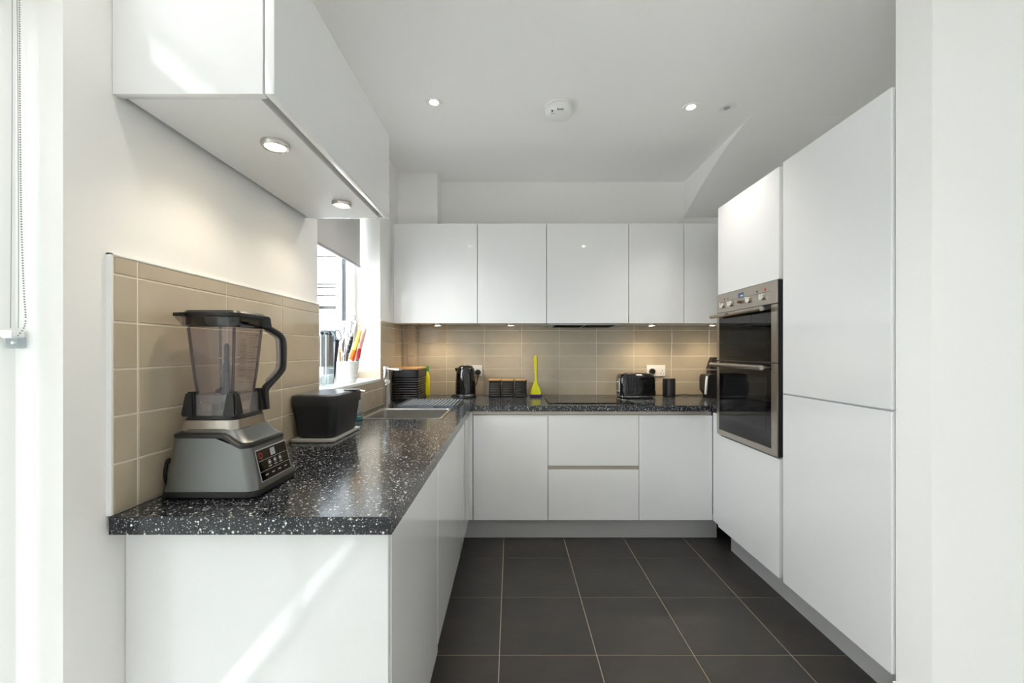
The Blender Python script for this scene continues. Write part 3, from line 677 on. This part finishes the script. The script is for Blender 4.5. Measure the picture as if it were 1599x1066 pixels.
# speaker
sp_ = Vector(((1044.5-VPX)*3.215/FPX, 3.215, WT))
t = thing('smart_speaker', 'small black cylinder speaker between toaster and wall corner', 'speaker', sp_)
part(t, 'body', lathe(new(), [(.044, .0005), (.047, .004), (.047, .138), (.045, .143)], n=36), 'black_matt', local=True)
part(t, 'top_ring', lathe(new(), [(.0445, .1432), (.042, .1455), (.03, .1455)], n=36), 'bin_lid', local=True)
part(t, 'cord', tube(new(), smoothpath([(.03, .036, .004), (.09, .07, .006), (.15, .06, .010), (.21, .075, .006), (.27, .07, .008), (.34, .08, .006)]), .003, 6), 'rubber', local=True)

# contact grill standing upright and the vented appliance behind it
gq = Vector(((1110-VPX)*3.15/FPX, 3.15, WT))
t = thing('contact_grill', 'black contact grill standing upright with two chrome handles beside the oven tower', 'grill', gq)
bm = new(); loft(bm, [[(x*w_, y_, z) for x, y_ in ((-1, -.05), (1, -.05), (1, .09), (-1, .09))] for w_, z in ((.018, .0005), (.020, .02), (.045, .055), (.046, .15), (.038, .172), (.02, .18))])
part(t, 'body', bm, 'black_plastic', local=True)
for s, nm in ((-1, 'handle'), (1, 'handle')):
    part(t, nm, tube(new(), [(s*.055, -.055, .165), (s*.060, -.06, .15), (s*.062 if s > 0 else -.068, -.06, .045), (s*.058 if s > 0 else -.066, -.055, .035)], .0085, 10), 'white_plastic', local=True)  # white colour stands in for bright reflections on the chrome
    part(t, 'hinge_arm', bx(min(s*.04, s*.06), max(s*.04, s*.06), -.05, -.03, .155, .168, bev=.003), 'black_plastic', local=True)
vq = Vector(((1117-VPX)*3.26/FPX, 3.262, WT))
t = thing('vented_appliance', 'tall black vented appliance standing against the tiles behind the grill', 'appliance', vq)
part(t, 'body', bx(-.045, .11, -.015, .06, .0005, .20, bev=.01), 'black_plastic', local=True)
part(t, 'band', bx(-.046, .111, -.018, .06, .2005, .215, bev=.004), 'brushed_steel', local=True)
bm = new(); loft(bm, [[(-.044, -.012, .216), (.11, -.012, .216), (.11, .06, .216), (-.044, .06, .216)], [(-.018, -.008, .305), (.105, -.008, .305), (.105, .055, .305), (-.018, .055, .305)]])
part(t, 'head', bm, 'black_plastic', local=True)
bm = new()
for i in range(6): box(bm, -.026+.004*i*.6, .10, -.0145, -.0105, .226+.012*i, .231+.012*i)
part(t, 'vent_slats', bm, 'bin_lid', local=True)

# ------------------------------------------------------------------ draining tray
t = thing('draining_tray', 'grey ribbed plastic draining tray on the worktop behind the sink', 'draining tray', (-.525, 2.735, WT))
X0, X1, Y0, Y1 = -.185, .190, -.185, .175
bm = new()
for secs in ([(.1875, .18, .03, .0005), (.1875, .18, .03, .020), (.1795, .172, .025, .020), (.1795, .172, .025, .004)],): rbox(bm, .0025, -.005, secs, 6, True, True)
part(t, 'tray', bm, 'tray_grey', local=True)
part(t, 'rib_gap_shade', bx(-.172, .177, -.172, .162, .0042, .0052), 'black_matt', local=True)  # dark sheet stands in for the shade between the ribs
for i in range(15):
    x = -.155+.0225*i
    part(t, 'rib', bx(x-.005, x+.005, -.168, .158, .0053, .0195, bev=.002, seg=1), 'rib_grey', local=True)
part(t, 'pour_lip', bx(-.05, .05, -.198, -.184, .002, .012, bev=.003), 'tray_grey', local=True)

# ------------------------------------------------------------------ black bin on the left worktop
t = thing('food_caddy', 'black plastic lidded caddy on the left worktop beside the blender', 'caddy', (-.772, 1.742, WT))
bm = new(); rbox(bm, 0, 0, [(.082, .145, .02, .0005), (.086, .150, .022, .004), (.086, .150, .022, .012), (.078, .14, .02, .013)], 5); part(t, 'base_plate', bm, 'plinth_metal', local=True)
bm = new(); rbox(bm, .003, 0, [(.070, .118, .028, .0135), (.075, .124, .03, .02), (.088, .140, .034, .142)], 6); part(t, 'bucket', bm, 'bin_plastic', local=True)
bm = new(); rbox(bm, .003, 0, [(.092, .144, .034, .138), (.0935, .1455, .034, .172), (.090, .142, .032, .180), (.082, .134, .03, .182)], 6); ld = part(t, 'lid', bm, 'bin_plastic', local=True)
bm = new(); rbox(bm, .003, 0, [(.080, .132, .028, .1822), (.078, .130, .028, .1845)], 6); part(t, 'lid_top', bm, 'bin_lid', under=ld, local=True)  # lighter grey puts the reflection on the black lid into its colour
part(t, 'lid_tab', bx(.05, .10, .04, .10, .1848, .189, bev=.003), 'bin_lid', under=ld, local=True)

# soap dispenser with teal liquid
q = Vector(((559.5-VPX)*2.115/FPX, 2.115, WT))
t = thing('soap_dispenser', 'small clear soap bottle with teal liquid beside the sink', 'soap bottle', q)
part(t, 'bottle', lathe(new(), [(.020, .0005), (.0215, .003), (.0215, .088), (.017, .100), (.012, .104)], n=24), 'acrylic', local=True)
part(t, 'liquid', lathe(new(), [(.0195, .002), (.0195, .020), (.002, .0205)], n=24), 'teal', local=True)
part(t, 'collar', lathe(new(), [(.014, .1045), (.015, .116), (.010, .122)], n=20), 'tap_steel', local=True)
part(t, 'pump', tube(new(), smoothpath([(0, 0, .12), (0, 0, .150), (.012, -.01, .155), (.045, -.03, .152)]), .0035, 8), 'tap_steel', local=True)

# ------------------------------------------------------------------ on the sill
SZ = W1[2]+.004
pq = Vector((-.932, 2.345, SZ))
t = thing('utensil_pot', 'white ribbed ceramic pot on the window sill', 'pot', pq)
prof = [(.047, .0005), (.050, .003), (.051, .012), (.054, .014)]
for i in range(9): prof += [(.0545+.0011*i, .018+.0105*i), (.0560+.0011*i, .022+.0105*i), (.0548+.0011*i, .0265+.0105*i)]
prof += [(.0655, .116), (.0655, .120), (.063, .122), (.061, .118), (.054, .02), (.01, .018)]
part(t, 'body', lathe(new(), prof, n=40), 'white_satin', local=True)
def U(px, py, Y): return P(px, py, Y)
def flat(bm, a, b_, w0, w1, th, nrm=(0, -1, 0)):       # flat tapered blade between two points
    a, b_ = Vector(a), Vector(b_); d = (b_-a).normalized(); s = d.cross(Vector(nrm)).normalized(); n = s.cross(d).normalized()
    loft(bm, [[a-s*w0-n*th, a+s*w0-n*th, a+s*w0+n*th, a-s*w0+n*th], [b_-s*w1-n*th, b_+s*w1-n*th, b_+s*w1+n*th, b_-s*w1+n*th]])
    return bm
base = pq+Vector((0, 0, .03))
# slotted turner
a, b_ = U(542, 527, 2.36), U(546, 501, 2.36)
t = thing('slotted_turner', 'steel slotted turner standing blade up in the white pot', 'turner', pq+Vector((-.01, .01, .022)))
part(t, 'handle', tube(new(), [pq+Vector((-.008, .012, .022)), a], .004, 8), 'chrome')
bl = new(); d = (b_-a).normalized(); s = Vector((1, 0, 0))
w0, w1 = .033, .041
edges = [-1, -.72, -.56, -.28, -.12, .12, .28, .56, .72, 1]
def bp(u, v): return a+(b_-a)*v+Vector((u*(w0+(w1-w0)*v), 0, 0))
cells = new()
grid(cells, edges, [0, .14, .88, 1], lambda u, v: not (.14 < v < .88 and any(lo < u < hi for lo, hi in ((-.72, -.56), (-.28, -.12), (.12, .28), (.56, .72)))), -.0008, .0008,
     lambda u, v, th: tuple(bp(u, v)+Vector((0, th, 0))))
part(t, 'blade', cells, 'chrome', smooth=False)
# ring-ended steel utensil
t = thing('ring_utensil', 'thin steel utensil with a hanging ring in the white pot', 'utensil', pq+Vector((.012, .022, .022)))
part(t, 'rod', tube(new(), [pq+Vector((.012, .024, .022)), U(552, 500, 2.375)], .0028, 8), 'chrome')
rc = U(552.5, 496, 2.375); part(t, 'ring', tube(new(), [rc+Vector((.0095*math.cos(a_), 0, .0095*math.sin(a_))) for a_ in [2*PI*i/20 for i in range(20)]], .0026, 8, closed=True), 'vent_grey')
# knives
def knife(label, a, m_, b_, lo, hi, r, pivot, rivets=False):
    t = thing('knife', label, 'knife', pivot, 'knives in the white pot')
    part(t, 'blade', flat(new(), pivot, a, .004, .008, .0006), 'chrome')
    hd = part(t, 'handle', tube(new(), [a, a.lerp(m_, .5), m_], [r*.85, r*1.1, r], 10, flat=.6), lo)
    part(t, 'handle_end', tube(new(), [m_, m_.lerp(b_, .5), m_.lerp(b_, .9), b_], [r, r*1.05, r*.9, r*.5], 10, flat=.6), hi)
    if rivets:
        for f_ in (.2, .5, .8):
            c = a.lerp(b_, f_); part(t, 'rivet', lathe(new(), [(.002, 0), (.002, .002), (.001, .0025)], c+Vector((0, -r*.75, 0)), 10, aim((0, -1, 0))), 'chrome', under=hd)
pv = lambda x, y: pq+Vector((x, y, .022))
knife('black handled knife with steel rivets in the white pot', U(543.5, 551, 2.345), U(547, 536, 2.345), U(549.5, 525, 2.345), 'black_plastic', 'black_plastic', .0105, pv(-.006, -.01), True)
knife('orange knife with a yellow handle end in the white pot', U(547, 561, 2.325), U(553, 546, 2.325), U(563, 515, 2.325), 'orange_handle', 'yellow_handle', .0115, pv(.004, -.028))
knife('red knife with a pale pink handle end in the white pot', U(558.5, 561, 2.345), U(562, 544, 2.345), U(570.5, 512.5, 2.345), 'red_handle', 'pale_pink', .010, pv(.030, -.014))
t = thing('peeler', 'red and steel peeler standing behind the knives in the white pot', 'peeler', pv(.018, .004))
part(t, 'handle', tube(new(), [pv(.016, .004), U(552.5, 556, 2.36), U(556, 542, 2.36)], .007, 8, flat=.6), 'red_handle')
part(t, 'head', tube(new(), [U(556, 542, 2.36), U(557, 532, 2.36), U(561, 530, 2.36), U(562, 538, 2.36)], .004, 8), 'vent_grey')
t = thing('wooden_spoon', 'wooden spoon handle at the left edge of the white pot', 'wooden spoon', pv(-.03, .0))
part(t, 'handle', tube(new(), [pv(-.03, 0), U(531, 561, 2.345), U(530, 546, 2.345)], [.006, .007, .0085], 10), 'wood')
part(t, 'tip', tube(new(), [U(530, 546, 2.345), U(529.5, 544, 2.345)], [.0085, .005], 10), 'wood')
t = thing('whisk', 'small steel whisk standing in the white pot', 'whisk', pv(-.015, -.012))
part(t, 'handle', tube(new(), [pv(-.015, -.012), U(536.5, 556, 2.33)], .004, 8), 'chrome')
for dx in (-9, -4, 2, 7):
    part(t, 'wire', tube(new(), smoothpath([U(536.5, 556, 2.33), U(536.5+dx*.9, 542, 2.33), U(538+dx*.5, 530, 2.33), U(538, 527, 2.33)]), .0011, 5), 'chrome')
# scissors
t = thing('scissors', 'black scissors with looped handles leaning in front of the window', 'scissors', U(527, 575, 2.30)+Vector((0, 0, 0)))
t.location = (-.985, 2.27, SZ)
for cxp, cyp, rx_, ry_ in ((519, 524, 5, 8), (528, 523, 4.5, 8)):
    part(t, 'finger_loop', tube(new(), [U(cxp+rx_*math.cos(a_)-(ry_*math.sin(a_))*.25, cyp-ry_*math.sin(a_), 2.27) for a_ in [2*PI*i/24 for i in range(24)]], .0026, 8, closed=True), 'black_plastic')
part(t, 'blade', flat(new(), U(527, 530, 2.27), Vector((-.975, 2.27, SZ+.001)), .011, .002, .0012), 'gasket')
part(t, 'blade', flat(new(), U(523, 531, 2.275), Vector((-.965, 2.275, SZ+.001)), .010, .002, .0012), 'vent_grey')
# clear knife holder
hq = Vector((-.942, 2.105, SZ))
t = thing('knife_holder', 'clear acrylic knife stand with dark knives at the near end of the sill', 'knife stand', hq)
part(t, 'foot', bx(-.030, .032, -.034, .034, .0005, .006, bev=.002), 'acrylic', local=True)
part(t, 'shell', grid(new(), [-.028, -.025, .025, .028], [-.03, -.027, .027, .03], lambda u, v: not (-.025 < u < .025 and -.027 < v < .027), .0065, .262, lambda u, v, t_: (u, v, t_)), 'acrylic', local=True, smooth=False)
part(t, 'insert', bx(-.0245, .0245, -.0265, .0265, .10, .255, bev=.002), 'black_matt', local=True)
for x in (-.012, .014): part(t, 'rod', tube(new(), [(x, -.0315, .007), (x, -.0315, .262)], .0018, 8), 'chrome', local=True)
for i, (x, y_) in enumerate(((-.014, -.012), (.003, -.004), (.014, .010))):
    part(t, 'knife_handle', bx(x-.005, x+.005, y_-.009, y_+.009, .2555, .278-.004*i, bev=.003), 'black_plastic', local=True)
part(t, 'scissor_loop', tube(new(), smoothpath([(-.02, -.01, .258), (-.022, -.012, .278), (.0, -.01, .282), (.022, -.008, .276), (.030, -.005, .262)]), .0028, 8), 'black_plastic', local=True)

# ------------------------------------------------------------------ blender
bq = Vector((-.727, 1.086, WT))
t = thing('blender', 'large black and steel jug blender with tinted clear jug on the left worktop', 'blender', bq)
def ringz(x0, x1, y0, y1, r, zf, n=6):
    out = []
    # extra points along the long sides so the top contour can dip
    base_ = rr((x0+x1)/2, (y0+y1)/2, (x1-x0)/2, (y1-y0)/2, r, n)
    pts = []
    for i, p in enumerate(base_):
        qn = base_[(i+1) % len(base_)]; pts.append(p)
        if abs(p[0]-qn[0]) > .05:
            for f_ in [j/10 for j in range(1, 10)]: pts.append((p[0]+(qn[0]-p[0])*f_, p[1]+(qn[1]-p[1])*f_))
    return [(x, y, zf(x)) for x, y in pts]
def topz(x):                                           # top contour: level, then dipping to the front edge
    u = (x+.705)/.05; u = min(1, max(0, u)); u = u*u*(3-2*u)
    return 1.043-.026*u
bm = new()
loft(bm, [ringz(-.843, -.613, .990, 1.182, .022, lambda x: .9175), ringz(-.841, -.615, .992, 1.180, .022, lambda x: .925), ringz(-.828, -.637, 1.002, 1.170, .022, topz)], True, True)
part(t, 'motor_base', bm, 'blender_steel')
bm = new()
loft(bm, [ringz(-.840, -.616, .993, 1.179, .022, lambda x: .9005), ringz(-.846, -.610, .987, 1.185, .024, lambda x: .904), ringz(-.845, -.611, .988, 1.184, .024, lambda x: .917)])
part(t, 'foot_band', bm, 'black_plastic')
bm = new()
loft(bm, [ringz(-.829, -.636, 1.001, 1.171, .022, lambda x: topz(x)+.0005), ringz(-.829, -.636, 1.001, 1.171, .022, lambda x: topz(x)+.009), ringz(-.820, -.646, 1.008, 1.162, .02, lambda x: topz(x)+.013)])
part(t, 'black_band', bm, 'black_plastic')
bm = new()
loft(bm, [ringz(-.812, -.640, 1.012, 1.164, .02, lambda x: topz(x)+.0125), ringz(-.806, -.652, 1.018, 1.158, .02, lambda x: topz(x)+.020), ringz(-.800, -.672, 1.022, 1.154, .02, lambda x: 1.060)])
part(t, 'deck', bm, 'blender_steel')
cxj, cyj = -.750, 1.090
bm = new(); rbox(bm, cxj-.002, cyj, [(.071, .070, .020, 1.0585), (.068, .067, .020, 1.083), (.064, .063, .018, 1.0845)], 5)
part(t, 'collar', bm, 'brushed_steel')
bm = new(); rbox(bm, cxj-.001, cyj, [(.066, .065, .018, 1.085), (.064, .063, .018, 1.093)], 5)
part(t, 'jug_foot', bm, 'black_plastic')
bm = new(); rbox(bm, cxj, cyj, [(.061, .060, .018, 1.0935), (.056, .055, .018, 1.145)], 5, True, False)
part(t, 'jug_skirt', bm, 'skirt_plastic')
bm = new(); rbox(bm, cxj, cyj, [(.030, .030, .015, 1.118), (.043, .042, .018, 1.124), (.051, .050, .02, 1.145), (.0545, .0535, .02, 1.19), (.0635, .0625, .020, 1.315)], 5, True, False)
jug = part(t, 'jug', bm, 'jar_plastic')
for sx, sy in ((-1, -1), (1, -1), (-1, 1), (1, 1)):
    part(t, 'jug_edge', tube(new(), [(cxj+sx*(a_-.0062), cyj+sy*(a_-.0072), z) for a_, z in ((.050, 1.148), (.0545, 1.19), (.059, 1.25), (.0635, 1.314))], .0034, 8), 'edge_refraction', under=jug)  # darker tint stands in for refraction in the thick corners
for sx, sy in ((-1, -1), (1, -1), (-1, 1), (1, 1)):
    bm = new(); c0 = Vector((cxj+sx*.052, cyj+sy*.052, 0))
    loft(bm, [[(c0.x+dx*w_, c0.y+dy*w_, z) for dx, dy in ((-1, -1), (1, -1), (1, 1), (-1, 1))] for w_, z in ((.0175, 1.0925), (.0155, 1.11), (.0115, 1.145), (.0095, 1.153))])
    bmesh.ops.bevel(bm, geom=list(bm.edges), offset=.004, segments=2, affect='EDGES')
    part(t, 'foot_pillar', bm, 'black_plastic')
bm = new(); rbox(bm, cxj, cyj, [(.0645, .0635, .020, 1.3155), (.068, .067, .022, 1.322), (.068, .067, .022, 1.340)], 5)
part(t, 'rim', bm, 'black_gloss')
# pouring spout at the near corner
bm = new(); n0 = Vector((cxj-.060, cyj-.060, 0)); dsp = Vector((-1, -.25, 0)).normalized(); sd = Vector((-dsp.y, dsp.x, 0))
loft(bm, [[n0+sd*-.02+Vector((0, 0, 1.318)), n0+sd*.02+Vector((0, 0, 1.318)), n0+sd*.022+Vector((0, 0, 1.340)), n0-sd*.022+Vector((0, 0, 1.340))],
          [n0+dsp*.010-sd*.006+Vector((0, 0, 1.332)), n0+dsp*.010+sd*.006+Vector((0, 0, 1.332)), n0+dsp*.022+sd*.008+Vector((0, 0, 1.340)), n0+dsp*.022-sd*.008+Vector((0, 0, 1.340))]])
part(t, 'spout', bm, 'jar_plastic')
bm = new(); rbox(bm, cxj, cyj, [(.0695, .0685, .022, 1.3405), (.0715, .0705, .022, 1.343), (.0715, .0705, .022, 1.351), (.066, .065, .02, 1.357)], 5)
lid = part(t, 'lid', bm, 'black_plastic')
bm = new(); loft(bm, [[n0+sd*-.026+Vector((.006, .004, z)), n0+sd*.026+Vector((.006, .004, z)), n0+dsp*.024+sd*.010+Vector((0, 0, z)), n0+dsp*.024-sd*.010+Vector((0, 0, z))] for z in (1.3415, 1.350)])
part(t, 'lid_spout', bm, 'black_plastic', under=lid)
hd = Vector((.62, .78, 0)).normalized(); h0 = Vector((cxj+.058, cyj+.058, 0)); hs = Vector((-hd.y, hd.x, 0))
def H(u, z): return h0+hd*u+Vector((0, 0, z))
bm = new(); loft(bm, [[H(-.028, 1.322)-hs*.022, H(-.028, 1.322)+hs*.022, H(-.028, 1.352)+hs*.022, H(-.028, 1.352)-hs*.022],
                      [H(.020, 1.318)-hs*.017, H(.020, 1.318)+hs*.017, H(.016, 1.350)+hs*.017, H(.016, 1.350)-hs*.017]])
bmesh.ops.bevel(bm, geom=list(bm.edges), offset=.003, segments=2, affect='EDGES')
part(t, 'lid_latch', bm, 'black_plastic', under=lid)
path = smoothpath([H(.004, 1.325), H(.022, 1.315), H(.048, 1.297), H(.054, 1.275), H(.054, 1.215), H(.046, 1.195), H(.020, 1.165), H(.008, 1.148), H(.008, 1.120), H(.010, 1.094)], 6)
part(t, 'handle', tube(new(), path, .0095, 10, flat=1.5), 'black_plastic')
path2 = [p-hd*.011 for p in path[6:36]]
part(t, 'handle_insert', tube(new(), path2, .0068, 8, flat=1.25), 'skirt_plastic')
# blades on the spindle
part(t, 'spindle', lathe(new(), [(.012, 1.125), (.012, 1.15), (.0085, 1.16), (.0085, 1.22), (.006, 1.225), (.006, 1.27), (.003, 1.275)], (cxj, cyj, 0), 18), 'spindle_grey')
for z, a0 in ((1.14, .3), (1.195, 1.8), (1.235, 3.4)):
    for s in (0, PI):
        c = Vector((cxj, cyj, z)); dd = Vector((math.cos(a0+s), math.sin(a0+s), .15))
        part(t, 'cutting_blade', flat(new(), c+dd*.008, c+dd*.032, .006, .002, .0008, nrm=(0, 0, 1)), 'chrome')
# measuring marks on the right-hand face of the jug
bm = new()
for i in range(17):
    z = 1.172+.0078*i; xf = cxj+.0545+(.0635-.0545)*(z-1.19)/.125+.0005
    ln = .026 if i % 4 == 0 else .016
    box(bm, xf, xf+.0003, cyj-.002, cyj-.002+ln, z, z+.0009)
    if i % 2 == 0: box(bm, xf, xf+.0003, cyj-.036, cyj-.016, z+.003, z+.0039)
    if i % 4 == 0: box(bm, xf, xf+.0003, cyj+.028, cyj+.036, z-.001, z+.0018)
part(t, 'measuring_marks', bm, 'mark_dark', under=jug)
# control panel, tilted with the front face
def F(y, z): return Vector((-.615+(-.637+.615)*(z-.925)/(1.018-.925)+.0006, y, z))
def fpatch(bm, y0, y1, z0, z1, off, th=.0008):
    loft(bm, [[F(y0, z0)+Vector((o_, 0, 0)), F(y1, z0)+Vector((o_, 0, 0)), F(y1, z1)+Vector((o_, 0, 0)), F(y0, z1)+Vector((o_, 0, 0))] for o_ in (off, off+th)])
    return bm
pn = part(t, 'panel_border', fpatch(new(), 1.020, 1.155, .930, 1.008, .0002), 'mark_grey')
part(t, 'control_panel', fpatch(new(), 1.0225, 1.1525, .9325, 1.0055, .0010), 'black_glass', under=pn)
part(t, 'display', fpatch(new(), 1.078, 1.098, .984, 1.002, .0019, .0003), 'mark_grey', under=pn)
bm = new(); fpatch(bm, 1.024, 1.151, .9795, .9802, .0019, .0003); fpatch(bm, 1.024, 1.151, .9535, .9542, .0019, .0003)
part(t, 'panel_lines', bm, 'mark_grey', under=pn)
def fring(y, z, r, m_, nm):
    bm = new(); pts = []
    for i in range(16):
        a_ = 2*PI*i/16; p = F(y+r*math.cos(a_), z+r*math.sin(a_)); pts.append(p+Vector((.0019, 0, 0)))
    tube(bm, pts, .0007, 5, closed=True); part(t, nm, bm, m_, under=pn)
fring(1.036, .992, .0065, 'mark_red', 'power_button')
for y in (1.066, 1.090, 1.114):
    fring(y, .970, .0055, 'mark_grey', 'program_button')
    part(t, 'button_icon', fpatch(new(), y-.002, y+.002, .968, .972, .0019, .0003), 'mark_white', under=pn)
    part(t, 'button_caption', fpatch(new(), y-.007, y+.007, .959, .961, .0019, .0003), 'mark_grey', under=pn)
for y in (1.045, 1.073, 1.101, 1.13): part(t, 'button_caption', fpatch(new(), y-.006, y+.006, .942, .9445, .0019, .0003), 'mark_grey', under=pn)
# mains cord
part(t, 'cord', tube(new(), smoothpath([(-.84, 1.06, .93), (-.852, 1.045, .96), (-.853, 1.03, .985), (-.852, 1.02, .97), (-.852, 1.018, .94), (-.850, 1.03, .915), (-.846, 1.05, .906)]), .004, 8), 'rubber')
